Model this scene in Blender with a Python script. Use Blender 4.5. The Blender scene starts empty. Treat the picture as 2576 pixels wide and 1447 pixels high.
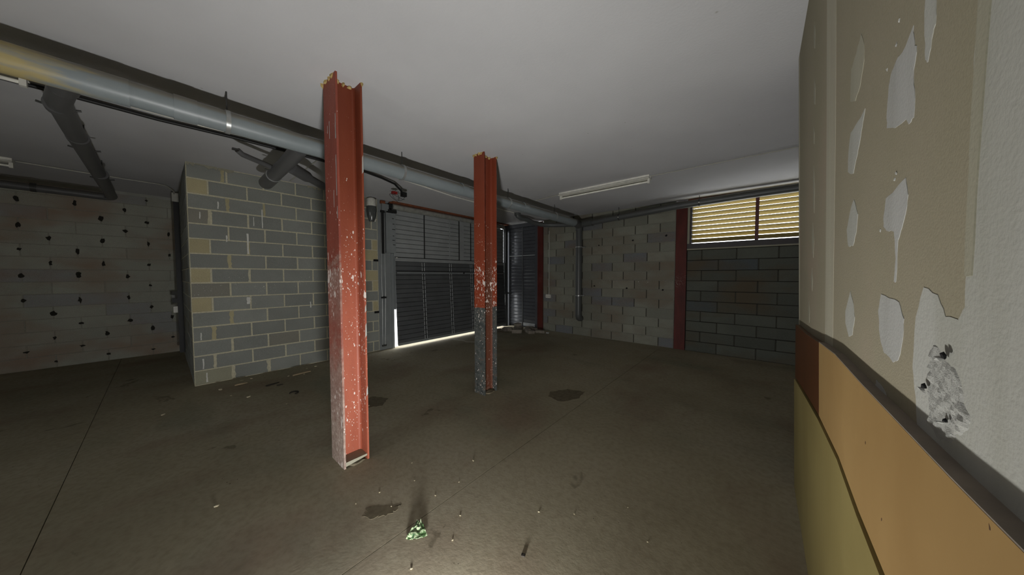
import bpy, bmesh, math, random
from mathutils import Vector, Matrix, noise as mnoise
R = math.radians
random.seed(7)
scn = bpy.context.scene
COL = scn.collection

# ------------------------------------------------------------------ camera, sky, lights, exposure
cam_d = bpy.data.cameras.new('camera'); cam = bpy.data.objects.new('camera', cam_d); COL.objects.link(cam)
cam_d.sensor_fit = 'HORIZONTAL'; cam_d.sensor_width = 36.0
cam_d.lens = 36.0 * 743.6 / 2576.0
cam_d.clip_start = 0.02
PITCH, YAW = R(2.3), R(40.1)
fwd = Vector((-math.sin(YAW) * math.cos(PITCH), math.cos(YAW) * math.cos(PITCH), -math.sin(PITCH)))
cam.location = (0, 0, 1.5)
cam.rotation_euler = fwd.to_track_quat('-Z', 'Y').to_euler()
scn.camera = cam

world = bpy.data.worlds.new('overcast_sky'); scn.world = world; world.use_nodes = True
bg = world.node_tree.nodes['Background']
bg.inputs['Color'].default_value = (0.93, 0.96, 1.0, 1); bg.inputs['Strength'].default_value = 7.0

def light(name, kind, loc, power, color=(1, 1, 1), **kw):
    d = bpy.data.lights.new(name, kind); d.energy = power; d.color = color
    for k, v in kw.items(): setattr(d, k, v)
    o = bpy.data.objects.new(name, d); COL.objects.link(o); o.location = loc
    return o
# a work lamp standing low on the floor beside the tripod throws the pipe and column shadows up and away
flood = light('work_lamp_flood', 'AREA', (-0.59, 0.28, 0.08), 70, (1.0, 0.997, 0.985), shape='DISK', size=0.15)
flood.rotation_euler = Vector((-0.62, 0.60, 0.64)).to_track_quat('-Z', 'Y').to_euler()
# added fill light, set in an invented opening of the unseen rear wall
rear_fill = light('added_rear_fill', 'AREA', (-1.6, -5.18, 1.05), 4, (0.97, 0.99, 1.0), shape='RECTANGLE', size=1.1, size_y=2.0)
rear_fill.rotation_euler = Vector((0, 1, 0)).to_track_quat('-Z', 'Y').to_euler()

vs = scn.view_settings
vs.view_transform = 'Standard'; vs.look = 'None'; vs.gamma = 1.0; vs.use_curve_mapping = False; vs.exposure = 0.0
scn.display_settings.display_device = 'sRGB'

# ------------------------------------------------------------------ materials
def lin(r, g, b):
    f = lambda c: (c / 255) / 12.92 if c / 255 <= 0.04045 else ((c / 255 + 0.055) / 1.055) ** 2.4
    return (f(r), f(g), f(b), 1.0)
class NT:
    def __init__(s, name):
        s.m = bpy.data.materials.new(name); s.m.use_nodes = True; s.t = s.m.node_tree
        s.b = s.t.nodes['Principled BSDF']; s.pos = None
    def n(s, kind, **kw):
        nd = s.t.nodes.new(kind)
        for k, v in kw.items(): setattr(nd, k, v)
        return nd
    def link(s, a, b): s.t.links.new(a, b)
    def P(s):
        if s.pos is None: s.pos = s.n('ShaderNodeNewGeometry')
        return s.pos.outputs['Position']
    def N(s): s.P(); return s.pos.outputs['Normal']
    def xyz(s, sock):
        x = s.n('ShaderNodeSeparateXYZ'); s.link(sock, x.inputs[0]); return x.outputs
    def math(s, op, a, b=None, clamp=False):
        nd = s.n('ShaderNodeMath', operation=op, use_clamp=clamp)
        for i, v in enumerate((a, b)):
            if v is None: continue
            if isinstance(v, (int, float)): nd.inputs[i].default_value = v
            else: s.link(v, nd.inputs[i])
        return nd.outputs[0]
    def scaled(s, vec):
        nd = s.n('ShaderNodeVectorMath', operation='MULTIPLY'); s.link(s.P(), nd.inputs[0]); nd.inputs[1].default_value = vec
        return nd.outputs[0]
    def noise(s, scale, detail=4, rough=0.55, vec=None, dist=0.0):
        nd = s.n('ShaderNodeTexNoise'); nd.inputs['Scale'].default_value = scale
        nd.inputs['Detail'].default_value = detail; nd.inputs['Roughness'].default_value = rough
        nd.inputs['Distortion'].default_value = dist
        s.link(vec if vec is not None else s.P(), nd.inputs['Vector']); return nd.outputs['Fac']
    def voro(s, scale, vec=None, out='Distance', feature='F1'):
        nd = s.n('ShaderNodeTexVoronoi', feature=feature); nd.inputs['Scale'].default_value = scale
        s.link(vec if vec is not None else s.P(), nd.inputs['Vector']); return nd.outputs[out]
    def ramp(s, fac, stops, interp='LINEAR'):
        nd = s.n('ShaderNodeValToRGB'); cr = nd.color_ramp; cr.interpolation = interp
        while len(cr.elements) < len(stops): cr.elements.new(0.5)
        for e, (p, c) in zip(cr.elements, stops):
            e.position = p; e.color = c if not isinstance(c, (int, float)) else (c, c, c, 1)
        s.link(fac, nd.inputs[0]); return nd.outputs['Color']
    def mix(s, fac, a, b, mode='MIX'):
        nd = s.n('ShaderNodeMix', data_type='RGBA', blend_type=mode)
        for i, v in ((0, fac), (6, a), (7, b)):
            if isinstance(v, (int, float)): nd.inputs[i].default_value = v
            elif isinstance(v, tuple): nd.inputs[i].default_value = v
            else: s.link(v, nd.inputs[i])
        return nd.outputs[2]
    def bump(s, h, strength=0.3, dist=0.01):
        nd = s.n('ShaderNodeBump'); nd.inputs['Strength'].default_value = strength; nd.inputs['Distance'].default_value = dist
        s.link(h, nd.inputs['Height']); s.link(nd.outputs[0], s.b.inputs['Normal'])
    def done(s, color, rough=0.8, metal=0.0, spec=0.5):
        if isinstance(color, tuple): s.b.inputs['Base Color'].default_value = color
        else: s.link(color, s.b.inputs['Base Color'])
        if isinstance(rough, (int, float)): s.b.inputs['Roughness'].default_value = rough
        else: s.link(rough, s.b.inputs['Roughness'])
        s.b.inputs['Metallic'].default_value = metal
        s.b.inputs['Specular IOR Level'].default_value = spec
        return s.m

def simple(name, c, rough=0.6, metal=0.0, var=0.12, scale=14, spec=0.5, bump=0.0):
    t = NT(name); f = t.noise(scale, 5)
    d = tuple(x * (1 - var) for x in c[:3]) + (1,); l = tuple(min(1, x * (1 + var)) for x in c[:3]) + (1,)
    if bump: t.bump(t.noise(scale * 8, 3), bump, 0.004)
    return t.done(t.ramp(f, [(0.3, d), (0.7, l)]), rough, metal, spec)

def splat(t, base, zstops, colr, scales=((75, 0.30), (30, 0.26)), vstretch=0.55):
    """paint spatter: specks whose density depends on the height on the wall"""
    z = t.math('DIVIDE', t.xyz(t.P())[2], 3.0)
    dens = t.ramp(z, zstops)
    clus = t.ramp(t.noise(5.0, 3, vec=t.scaled((1, 1, .7))), [(0.35, 0.25), (0.7, 1.0)])
    dd = t.math('MULTIPLY', dens, clus)
    out = base
    for sc, th in scales:
        v = t.voro(sc, vec=t.scaled((1, 1, vstretch)))
        m = t.math('LESS_THAN', v, t.math('MULTIPLY', dd, th))
        out = t.mix(m, out, colr)
    return out

def block_mat(name, c, var=0.22, tint=None, spat=None, warm=None):
    t = NT(name)
    oi = t.n('ShaderNodeObjectInfo').outputs['Random']
    a = tuple(x * (1 - var) for x in c[:3]) + (1,); b = tuple(x * (1 + var) for x in c[:3]) + (1,)
    base = t.ramp(oi, [(0.0, a), (0.6, c), (1.0, b)])
    if tint: base = t.mix(t.math('GREATER_THAN', t.math('FRACT', t.math('MULTIPLY', oi, 7.3)), 0.86), base, tint)
    base = t.mix(t.ramp(t.noise(3.0, 4), [(0.35, 0.0), (0.75, 0.42)]), base, tuple(x * 0.62 for x in c[:3]) + (1,))
    base = t.mix(t.ramp(t.noise(160, 2), [(0.40, 0.0), (0.75, 0.45)]), base, tuple(x * 1.55 for x in c[:3]) + (1,))
    if warm: base = t.mix(t.ramp(t.noise(1.1, 3, vec=t.scaled((1, 1, 1.7))), [(0.45, 0.0), (0.68, 0.75)]), base, warm)
    if spat: base = splat(t, base, spat, lin(200, 198, 188), ((60, 0.2), (22, 0.16)))
    t.bump(t.noise(220, 3), 0.55, 0.006)
    return t.done(base, 0.92, 0, 0.25)

SPAT_WALL = [(0.0, 0.10), (0.30, 0.35), (0.40, 0.45), (0.455, 0.95), (0.49, 0.75), (0.53, 0.2), (0.7, 0.12), (1.0, 0.1)]
M = {}
M['block'] = block_mat('concrete_block_grey', lin(136, 138, 132), 0.13, lin(132, 128, 116), SPAT_WALL)
M['block_tan'] = block_mat('concrete_block_tan', lin(176, 166, 132), 0.08)
M['block_far'] = block_mat('concrete_block_far', lin(128, 128, 116), 0.20, lin(104, 106, 112), [(0, .05), (.42, .25), (.46, .95), (.5, .3), (.55, .1), (1, .05)], lin(116, 102, 86))
M['block_infill'] = block_mat('concrete_block_infill', lin(88, 90, 82), 0.18, lin(78, 84, 86), None, lin(90, 78, 60))
M['block_pale'] = block_mat('concrete_block_pale', lin(150, 148, 128), 0.06)
M['block_recess'] = block_mat('concrete_block_recess', lin(158, 158, 146), 0.07, lin(144, 144, 144), None, lin(148, 124, 106))
def mortar(name, c):
    t = NT(name); f = t.noise(40, 4)
    t.bump(f, 0.6, 0.008)
    return t.done(t.ramp(f, [(0.3, tuple(x * .75 for x in c[:3]) + (1,)), (0.7, c)]), 0.95, 0, 0.2)
M['mortar'] = mortar('mortar_pale', lin(202, 196, 170)); M['mortar_dark'] = mortar('mortar_dark', lin(70, 68, 60))
M['mortar_gap'] = mortar('mortar_gap', lin(48, 46, 41)); M['mortar_far'] = mortar('mortar_far', lin(132, 130, 118)); M['mortar_recess'] = mortar('mortar_recess', lin(152, 150, 138))

def ceiling_mat():
    t = NT('ceiling_paint')
    c = t.ramp(t.noise(0.8, 5), [(0.3, lin(180, 180, 181)), (0.7, lin(191, 191, 192))])
    c = t.mix(t.ramp(t.voro(3.1), [(0.0, 1.0), (0.035, 0.0)]), c, lin(150, 148, 140))
    t.bump(t.noise(55, 4), 0.25, 0.006)
    return t.done(c, 0.95, 0, 0.2)
M['ceiling'] = ceiling_mat()

def floor_mat():
    t = NT('old_concrete_floor')
    c = t.ramp(t.noise(0.55, 6, 0.6), [(0.28, lin(138, 130, 109)), (0.5, lin(158, 150, 128)), (0.72, lin(170, 162, 142))])
    c = t.mix(t.ramp(t.noise(0.9, 4, vec=t.scaled((1.3, .8, 1))), [(0.52, 0.0), (0.72, 0.55)]), c, lin(126, 102, 88))
    c = t.mix(t.ramp(t.noise(0.75, 3, vec=t.scaled((.7, 1.6, 1))), [(0.56, 0.0), (0.72, 0.5)]), c, lin(116, 122, 106))
    c = t.mix(t.ramp(t.noise(26, 5), [(0.42, 0.0), (0.75, 0.35)]), c, lin(104, 94, 74))
    c = t.mix(t.ramp(t.noise(1.7, 4, 0.7, dist=0.6), [(0.655, 0.0), (0.69, 0.5)]), c, lin(86, 78, 62))
    c = t.mix(t.math('LESS_THAN', t.voro(19), t.ramp(t.noise(2.1, 2), [(0.45, 0.0), (0.75, 0.085)])), c, lin(50, 44, 34))
    c = t.mix(t.math('LESS_THAN', t.voro(23.7), t.ramp(t.noise(1.6, 2), [(0.45, 0.0), (0.8, 0.05)])), c, lin(190, 182, 160))
    t.bump(t.noise(60, 5), 0.16, 0.004)
    return t.done(c, 0.95, 0, 0.08)
M['floor'] = floor_mat(); M['floor_joint'] = simple('dirty_joint', lin(78, 70, 56), 0.95)
M['stain'] = simple('oil_stain', lin(112, 104, 86), 0.9, var=0.2, scale=25, spec=0.1)
M['outdoor'] = simple('outdoor_concrete', lin(228, 226, 220), 0.9)

def plaster_mat():
    t = NT('plasterboard_olive')
    c = t.ramp(t.noise(1.4, 5, vec=t.scaled((1, 1, .6))), [(0.3, lin(136, 131, 109)), (0.55, lin(142, 135, 115)), (0.75, lin(150, 135, 118))])
    c = t.mix(t.ramp(t.noise(180, 2), [(0.4, 0.0), (0.8, 0.25)]), c, lin(112, 106, 86))
    t.bump(t.noise(240, 3), 0.25, 0.003)
    return t.done(c, 0.9, 0, 0.25)
M['plaster'] = plaster_mat()
def filler_mat(name, c, c2):
    t = NT(name)
    k = t.ramp(t.noise(3.2, 4, vec=t.scaled((1, 3.5, .35))), [(0.3, c2), (0.65, c)])
    t.bump(t.noise(150, 3), 0.3, 0.003)
    return t.done(k, 0.85, 0, 0.3)
M['filler'] = filler_mat('joint_filler', lin(164, 164, 160), lin(150, 150, 144))
M['filler_band'] = filler_mat('joint_band', lin(164, 164, 157), lin(152, 152, 142))
M['tape'] = filler_mat('joint_tape', lin(164, 160, 142), lin(156, 151, 133))
M['filler_thin'] = filler_mat('thin_filler', lin(152, 149, 132), lin(142, 139, 121))
M['tear'] = simple('torn_paper', lin(150, 150, 144), 0.95, var=0.06, scale=60, bump=0.4)
M['drip'] = simple('white_paint_drip', lin(208, 207, 200), 0.8)
M['black'] = simple('black_rubber', lin(20, 20, 19), 0.55)
M['hole'] = simple('hole_black', lin(10, 10, 9), 0.95)

def column_mat(name, hi, lo, zg=None):
    t = NT(name)
    c = t.ramp(t.math('DIVIDE', t.xyz(t.P())[2], 3.0), [(0.0, lo), (0.45, lo), (0.75, hi), (1.0, hi)])
    c = t.mix(t.ramp(t.noise(9, 5, vec=t.scaled((1, 1, .3))), [(0.35, 0.0), (0.75, 0.35)]), c, lin(104, 44, 30))
    if zg is not None:      # primer showing below a slanted paint edge
        x, y, z = t.xyz(t.P())
        w = t.math('ADD', z, t.math('MULTIPLY', t.noise(14, 4), 0.05))
        c = t.mix(t.math('LESS_THAN', w, zg), c, t.ramp(t.noise(22, 5), [(0.3, lin(52, 54, 52)), (0.55, lin(74, 78, 76)), (0.78, lin(92, 74, 58))]))
    c = t.mix(t.ramp(t.math('ADD', t.math('MULTIPLY', t.noise(11, 6, 0.75), 0.7), t.math('MULTIPLY', t.math('SUBTRACT', 0.5, t.math('DIVIDE', t.xyz(t.P())[2], 3.0)), 0.22)), [(0.53, 0.0), (0.60, 0.5)]), c, lin(150, 128, 116))
    c = splat(t, c, [(0.0, .5), (.25, .5), (.36, .75), (.42, .7), (.465, 1.15), (.5, .95), (.56, .5), (.72, .22), (1.0, .10)], lin(208, 196, 188), ((70, .40), (34, .42), (17, .40), (9, .22)), .5)
    t.bump(t.noise(90, 4), 0.3, 0.004)
    return t.done(c, 0.55, 0, 0.35)
M['col_red'] = column_mat('red_oxide_steel', lin(124, 60, 38), lin(158, 86, 64))  # paler lower half: partly paler paint, partly low lamp light put into the colour
M['col_red2'] = column_mat('red_oxide_steel_grey_foot', lin(128, 60, 38), lin(136, 62, 39), 1.12)
M['col_web2'] = column_mat('red_brown_web', lin(126, 58, 37), lin(100, 62, 46))
def worn_mat():
    t = NT('worn_red_flange')
    z = t.math('DIVIDE', t.xyz(t.P())[2], 3.0)
    c = t.ramp(t.noise(7, 5, vec=t.scaled((1, 1, .35))), [(0.3, lin(122, 56, 42)), (0.7, lin(146, 70, 54))])
    wear = t.ramp(t.math('ADD', z, t.math('MULTIPLY', t.noise(13, 6, .75), .30)), [(0.22, .85), (0.40, .55), (0.50, .12), (.56, .30), (0.66, .55), (0.70, 0.05)])
    c = t.mix(wear, c, t.ramp(t.noise(35, 5), [(.3, lin(122, 108, 98)), (.7, lin(176, 164, 152))]))
    c = splat(t, c, [(0.0, .6), (.4, .6), (.465, 1.0), (.5, .9), (.58, .5), (.8, .25), (1.0, .2)], lin(208, 198, 190), ((70, .40), (34, .40), (17, .36)), .4)
    t.bump(t.noise(90, 4), 0.3, 0.004)
    return t.done(c, 0.6, 0, 0.3)
M['col_worn'] = worn_mat()
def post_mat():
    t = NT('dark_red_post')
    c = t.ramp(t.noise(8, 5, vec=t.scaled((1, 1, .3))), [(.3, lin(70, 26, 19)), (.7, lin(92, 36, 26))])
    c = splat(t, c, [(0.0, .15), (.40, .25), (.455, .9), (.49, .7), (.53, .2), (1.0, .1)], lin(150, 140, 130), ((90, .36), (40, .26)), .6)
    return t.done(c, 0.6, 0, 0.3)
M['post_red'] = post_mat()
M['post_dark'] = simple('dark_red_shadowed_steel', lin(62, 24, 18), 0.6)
M['raw_edge'] = simple('crumbly_plaster', lin(184, 160, 104), 0.95, var=0.25, scale=40, bump=0.8)
M['rust'] = simple('rust_brown', lin(120, 66, 36), 0.75, var=0.25)

def pipe_mat(name, c, dust, stains=False, rough=0.42):
    t = NT(name)
    k = t.ramp(t.noise(5, 4), [(0.3, tuple(x * .88 for x in c[:3]) + (1,)), (0.7, c)])
    nz = t.xyz(t.N())[2]
    k = t.mix(t.ramp(t.math('ADD', nz, t.math('MULTIPLY', t.noise(6, 4), .25)), [(0.30, 0.0), (0.55, 0.8)]), k, dust)
    if stains:
        y = t.xyz(t.P())[1]
        g = t.ramp(t.math('ADD', t.math('MULTIPLY', y, -1.0), t.math('MULTIPLY', t.noise(9, 4, vec=t.scaled((2, .5, 3))), .9)), [(0.72, 0.0), (0.98, 0.85)])
        k = t.mix(g, k, lin(178, 160, 104))
    return t.done(k, rough, 0, 0.5)
M['pipe'] = pipe_mat('grey_pvc_main', lin(134, 142, 144), lin(128, 122, 108), True, 0.40)
M['pipe_dark'] = pipe_mat('dark_grey_pvc', lin(86, 86, 86), lin(78, 74, 66))
M['pipe_wall'] = pipe_mat('grey_pvc_wall', lin(84, 86, 85), lin(78, 75, 66))
M['galv'] = simple('galvanised', lin(170, 172, 170), 0.35, 0.6)
M['steel_dark'] = simple('dark_steel', lin(64, 64, 62), 0.5, 0.4)
M['white_plastic'] = simple('white_plastic', lin(212, 210, 200), 0.45)
M['white_lamp'] = simple('white_enamel', lin(222, 220, 210), 0.4)
M['tube'] = simple('frosted_tube', lin(232, 230, 220), 0.25)
M['conduit'] = simple('grey_conduit', lin(168, 166, 156), 0.5)
M['door'] = simple('grey_door_paint', lin(146, 149, 148), 0.38, 0, 0.10, 4)
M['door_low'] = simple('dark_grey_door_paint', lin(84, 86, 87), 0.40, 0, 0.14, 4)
M['door_frame'] = simple('grey_frame_paint', lin(128, 132, 132), 0.42, 0, 0.1, 5)
M['door_line'] = simple('door_seam_black', lin(34, 35, 35), 0.6)
M['door_strap'] = simple('door_strap', lin(176, 179, 180), 0.45, 0.1)
M['roller'] = simple('roller_zinc', lin(160, 160, 152), 0.4, 0.3, 0.2, 12)
M['pdoor'] = simple('dark_side_door', lin(72, 74, 78), 0.25, 0, 0.1, 5)
M['louvre'] = simple('ochre_louvre', lin(148, 132, 72), 0.6)
M['win_frame'] = simple('dark_window_frame', lin(50, 44, 44), 0.5)
M['win_mullion'] = simple('dark_red_mullion', lin(84, 34, 30), 0.5)
M['lintel'] = simple('red_lintel', lin(150, 74, 44), 0.6, var=0.2)
def wood(name, a, b, rough=0.45):
    t = NT(name)
    c = t.ramp(t.noise(2.6, 5, vec=t.scaled((1, 1.4, .8))), [(0.3, a), (0.7, b)])
    c = t.mix(t.ramp(t.noise(7, 4, .7), [(0.60, 0.0), (0.8, 0.3)]), c, tuple(min(1, x * 1.35) for x in b[:3]) + (1,))
    return t.done(c, rough, 0, 0.3)
M['board_tan'] = wood('tan_board', lin(140, 112, 70), lin(152, 124, 80)); M['board_pale'] = wood('pale_board', lin(118, 106, 64), lin(130, 118, 74))
M['board_brown'] = wood('brown_board', lin(68, 38, 15), lin(78, 44, 18)); M['board_edge'] = simple('dark_board_edge', lin(70, 44, 20), 0.8)
M['ledge'] = simple('dusty_ledge', lin(122, 112, 100), 0.9, var=0.15)
M['wood_stick'] = simple('weathered_stick', lin(150, 132, 104), 0.85); M['pebble'] = simple('pale_grit', lin(206, 196, 166), 0.9)
M['brick'] = simple('broken_brick', lin(128, 120, 108), 0.9, var=0.25); M['dark_bit'] = simple('dark_scrap', lin(34, 28, 20), 0.8)
def paper_mat():
    t = NT('green_white_wrapper')
    c = t.ramp(t.noise(38, 3, dist=0.8), [(0.40, lin(50, 76, 40)), (0.47, lin(96, 122, 84)), (0.53, lin(172, 184, 150)), (0.60, lin(104, 132, 96)), (.68, lin(46, 74, 46))], 'LINEAR')
    return t.done(c, 0.5, 0, 0.4)
M['paper'] = paper_mat(); M['red_plastic'] = simple('red_connector', lin(130, 30, 26), 0.5)
M['jar'] = simple('smoked_grey_jar', lin(74, 76, 74), 0.18)

# ------------------------------------------------------------------ mesh helpers
class MB:
    def __init__(s): s.v, s.f, s.sm = [], [], []
    def add(s, vs_, fs, smooth=False):
        o = len(s.v); s.v += [tuple(v) for v in vs_]
        s.f += [tuple(i + o for i in f) for f in fs]; s.sm += [smooth] * len(fs); return s
    def box(s, x0, x1, y0, y1, z0, z1):
        return s.add([(x, y, z) for x in (x0, x1) for y in (y0, y1) for z in (z0, z1)],
                     [(0, 1, 3, 2), (4, 6, 7, 5), (0, 4, 5, 1), (2, 3, 7, 6), (0, 2, 6, 4), (1, 5, 7, 3)])
    def prism(s, pts, d):       # pts: 3-D polygon, d: extrusion vector
        n = len(pts); d = Vector(d); P = [Vector(p) for p in pts]
        return s.add(P + [p + d for p in P], [tuple(range(n - 1, -1, -1)), tuple(range(n, 2 * n))] + [(i, (i + 1) % n, n + (i + 1) % n, n + i) for i in range(n)])
    def tube(s, path, r, seg=20, caps=True, radii=None):
        P = [Vector(p) for p in path]; n = len(P); rings = []
        T = [(P[min(i + 1, n - 1)] - P[max(i - 1, 0)]).normalized() for i in range(n)]
        u = T[0].orthogonal().normalized()
        for i in range(n):
            u = (u - T[i] * u.dot(T[i])).normalized(); w = T[i].cross(u); rr = radii[i] if radii else r
            rings.append([P[i] + (u * math.cos(2 * math.pi * k / seg) + w * math.sin(2 * math.pi * k / seg)) * rr for k in range(seg)])
        vs_ = [v for ring in rings for v in ring]
        fs = [(i * seg + k, i * seg + (k + 1) % seg, (i + 1) * seg + (k + 1) % seg, (i + 1) * seg + k) for i in range(n - 1) for k in range(seg)]
        s.add(vs_, fs, True)
        if caps:
            s.add(rings[0], [tuple(range(seg - 1, -1, -1))]); s.add(rings[-1], [tuple(range(seg))])
        return s
    def blob(s, c, rx, ry, rz, seed=0, rough=0.25, n=1):
        bm = bmesh.new(); bmesh.ops.create_icosphere(bm, subdivisions=n, radius=1)
        rnd = random.Random(seed); vs_ = []
        for v in bm.verts:
            k = 1 + rnd.uniform(-rough, rough); vs_.append((c[0] + v.co.x * rx * k, c[1] + v.co.y * ry * k, c[2] + v.co.z * rz * k))
        fs = [tuple(v.index for v in f.verts) for f in bm.faces]; bm.free(); return s.add(vs_, fs)
    def mesh(s, name):
        me = bpy.data.meshes.new(name); me.from_pydata(s.v, [], s.f); me.update()
        me.polygons.foreach_set('use_smooth', s.sm); return me
    def build(s, name, mat, parent=None):
        o = bpy.data.objects.new(name, s.mesh(name)); COL.objects.link(o)
        o.data.materials.append(M[mat]); o.parent = parent; return o
def tag(o, label=None, cat=None, group=None, kind=None):
    for k, v in (('label', label), ('category', cat), ('group', group), ('kind', kind)):
        if v: o[k] = v
    return o
def empty(name, loc=(0, 0, 0), **kw):
    o = bpy.data.objects.new(name, None); COL.objects.link(o); o.location = loc; o.empty_display_size = 0.1
    return tag(o, **kw)
def at(o, root):        # keep a part built in world coordinates when its root stands elsewhere
    o.location = -Vector(root.location); return o
def box(name, mat, parent, *b): return MB().box(*b).build(name, mat, parent)

# chamfered block, front face towards +axis, shared per size
_cache = {}
def block_mesh(w, h, d, mat, ch=0.006, v=0):
    key = (round(w, 3), round(h, 3), d, mat, v)
    if key not in _cache:
        a, b = w / 2, h / 2; rnd = random.Random(v * 77 + int(w * 1000))
        j = lambda: rnd.uniform(-.0025, .0025)
        ring = [(-a, -b), (a, -b), (a, b), (-a, b)]
        inner = [(-a + ch + j(), -b + ch + j()), (a - ch + j(), -b + ch + j()), (a - ch + j(), b - ch + j()), (-a + ch + j(), b - ch + j())]
        vs_ = [(x, -d, z) for x, z in ring] + [(x, -ch, z) for x, z in ring] + [(x, 0, z) for x, z in inner]
        fs = [(3, 2, 1, 0), (8, 9, 10, 11)] + [(i, (i + 1) % 4, 4 + (i + 1) % 4, 4 + i) for i in range(4)] + [(4 + i, 4 + (i + 1) % 4, 8 + (i + 1) % 4, 8 + i) for i in range(4)]
        me = MB().add(vs_, fs).mesh('block'); me.materials.append(M[mat])
        bm = bmesh.new(); bm.from_mesh(me); bmesh.ops.recalc_face_normals(bm, faces=bm.faces); bm.to_mesh(me); bm.free()
        _cache[key] = me
    return _cache[key]
def lay_course(parent, place, rotz, edges, z0, z1, mats, jh=0.011, jv=0.011, d=0.10, proud=0.0):
    """edges: joint positions along the wall; place(u) -> (x, y); mats(u0, u1) -> material"""
    for a, b in zip(edges[:-1], edges[1:]):
        w, h = abs(b - a) - jv, (z1 - z0) - jh
        if w < 0.03: continue
        o = bpy.data.objects.new('block', block_mesh(w, h, d, mats(a, b), v=random.randrange(4))); COL.objects.link(o)
        x, y = place((a + b) / 2); off = random.uniform(-.0015, .0025) + proud
        o.location = (x + math.sin(rotz) * -off, y + math.cos(rotz) * off, (z0 + z1) / 2); o.rotation_euler = (0, 0, rotz); o.parent = parent
def joints(u0, u1, start, mod, minw=0.05):
    e = [u0]; k = math.ceil((u0 - start) / mod)
    while start + k * mod < u1 - minw:
        if start + k * mod > u0 + minw: e.append(start + k * mod)
        k += 1
    return e + [u1]

# ------------------------------------------------------------------ the setting
XB, XD, YF, YR = -8.80, -5.82, 6.76, -5.2      # recess wall, block wall with the door, far wall, rear wall
fl = tag(MB().box(XB - .2, 3.2, YR - .2, .46, -0.30, -0.012).box(XD - .06, 3.2, .46, YF + .2, -0.30, -0.012).build('floor', 'floor_joint'), kind='structure')
xs = [XB - .2, -8.33, -4.95, -1.57, 1.81, 3.2]; ys = [YR - .2, -3.88, -0.50, 2.885, 6.27, YF + .25]
for i in range(len(xs) - 1):
    for j in range(len(ys) - 1):
        g = 0.0022
        sub = [(ys[j], ys[j + 1], xs[i])] if j != 2 else [(ys[j], .46, xs[i]), (.46 - 2 * g, ys[j + 1], max(xs[i], XD - .06))]
        if j > 2: sub = [(ys[j], min(ys[j + 1], YF + .2), max(xs[i], XD - .06))]
        for ya, yb, xa in sub:
            if xa < xs[i + 1] - .1: box('slab', 'floor', fl, xa + g, xs[i + 1] - g, ya + g, yb - g, -0.012, 0.0)
tag(MB().box(XB - .2, 3.2, YR - .2, .46, 3.0, 3.2).box(XD - .2, 3.2, .46, YF + .25, 3.0, 3.2).build('ceiling', 'ceiling'), kind='structure')
tag(box('ground_outside', 'outdoor', None, -30, XD - .061, .461, 30, -0.2, -0.012), kind='structure')
tag(box('ground_behind', 'outdoor', None, XD - .06, 14, YF + .21, 30, -0.2, -0.012), kind='structure')

# wall with the projecting pier and the garage door
wd = tag(MB().box(XD - .2, XD - .0025, .2525, 2.79, 0, 3).box(XB, XD - .2, .254, .46, 0, 3).build('wall_door', 'mortar'), kind='structure')
for c in range(15):
    z0, z1 = c * .2, c * .2 + .2
    odd = c % 2
    e = joints(.25, 2.785, .045 if odd else .235, .4055)
    tan = {5, 7, 9, 13}
    def mt(a, b, c=c):
        if a < .26 and c in tan: return 'block_tan'
        if a < .26 and c == 0: return 'block_pale'
        if b > 2.78 and c in (4, 6, 7, 9, 10): return 'block_tan'
        return 'block'
    lay_course(wd, lambda u: (XD, u), -math.pi / 2, e, z0, z1, mt, 0.012, 0.013)
    e2 = joints(XB + .01, XD - .11, XD - (.30 if odd else .5), .4055)
    lay_course(wd, lambda u: (u, .25), math.pi, e2, z0, z1, lambda a, b: 'block')
for (c, y, w) in [(14, .60, .05), (12, .64, .045), (12, 1.045, .03), (11, .46, .05), (10, .64, .02), (9, .85, .04), (8, .64, .05), (7, .85, .03), (5, 1.66, .02), (4, .64, .05), (3, .455, .06), (2, .64, .03), (1, .455, .04), (0, 1.045, .06), (0, .64, .05)]:
    n = 6; l = [(y - w / 2 * random.uniform(.5, 1.1), c * .2 + .01 + .18 * i / n) for i in range(n + 1)]; r = [(y + w / 2 * random.uniform(.5, 1.1), c * .2 + .19 - .18 * i / n) for i in range(n + 1)]
    MB().prism([(XD + .0032, a, b) for a, b in l + r], (.0012, 0, 0)).build('mortar_smear', 'block_tan' if c in (14, 12, 9, 8, 4, 3) else 'mortar', wd)
# white drips and smears of paint on the block wall
for (y, za, zb, w) in [(.545, 2.43, 2.53, .018), (.365, 2.27, 2.36, .014), (1.02, 2.22, 2.50, .016), (.92, 2.24, 2.37, .012), (.845, 1.82, 2.12, .026),
                       (.62, 1.98, 2.07, .02), (.83, 1.08, 1.18, .05), (.33, .62, .72, .016), (.34, .22, .36, .018), (.37, .03, .16, .02), (1.62, .96, 1.06, .02)]:
    n = 5; pts = [(y - w / 2 * random.uniform(.5, 1), za + (zb - za) * i / n) for i in range(n + 1)] + [(y + w / 2 * random.uniform(.4, 1), zb - (zb - za) * i / n) for i in range(n + 1)]
    MB().prism([(XD + .004, a, b) for a, b in pts], (.002, 0, 0)).build('paint_drip', 'drip', wd)
for i in range(5):   # ragged plaster where wall meets ceiling
    y0 = (.26, .34, .56, 1.62, 1.76)[i]; y1 = (.33, .55, .72, 1.74, 1.95)[i]; n = 5
    pts = [(y0 + (y1 - y0) * k / n, 2.985 - random.uniform(.0, .035)) for k in range(n + 1)] + [(y1, 3.0), (y0, 3.0)]
    MB().prism([(XD + .003, a, b) for a, b in pts], (.012, 0, 0)).build('plaster_crumb', 'filler_thin', wd)

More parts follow.
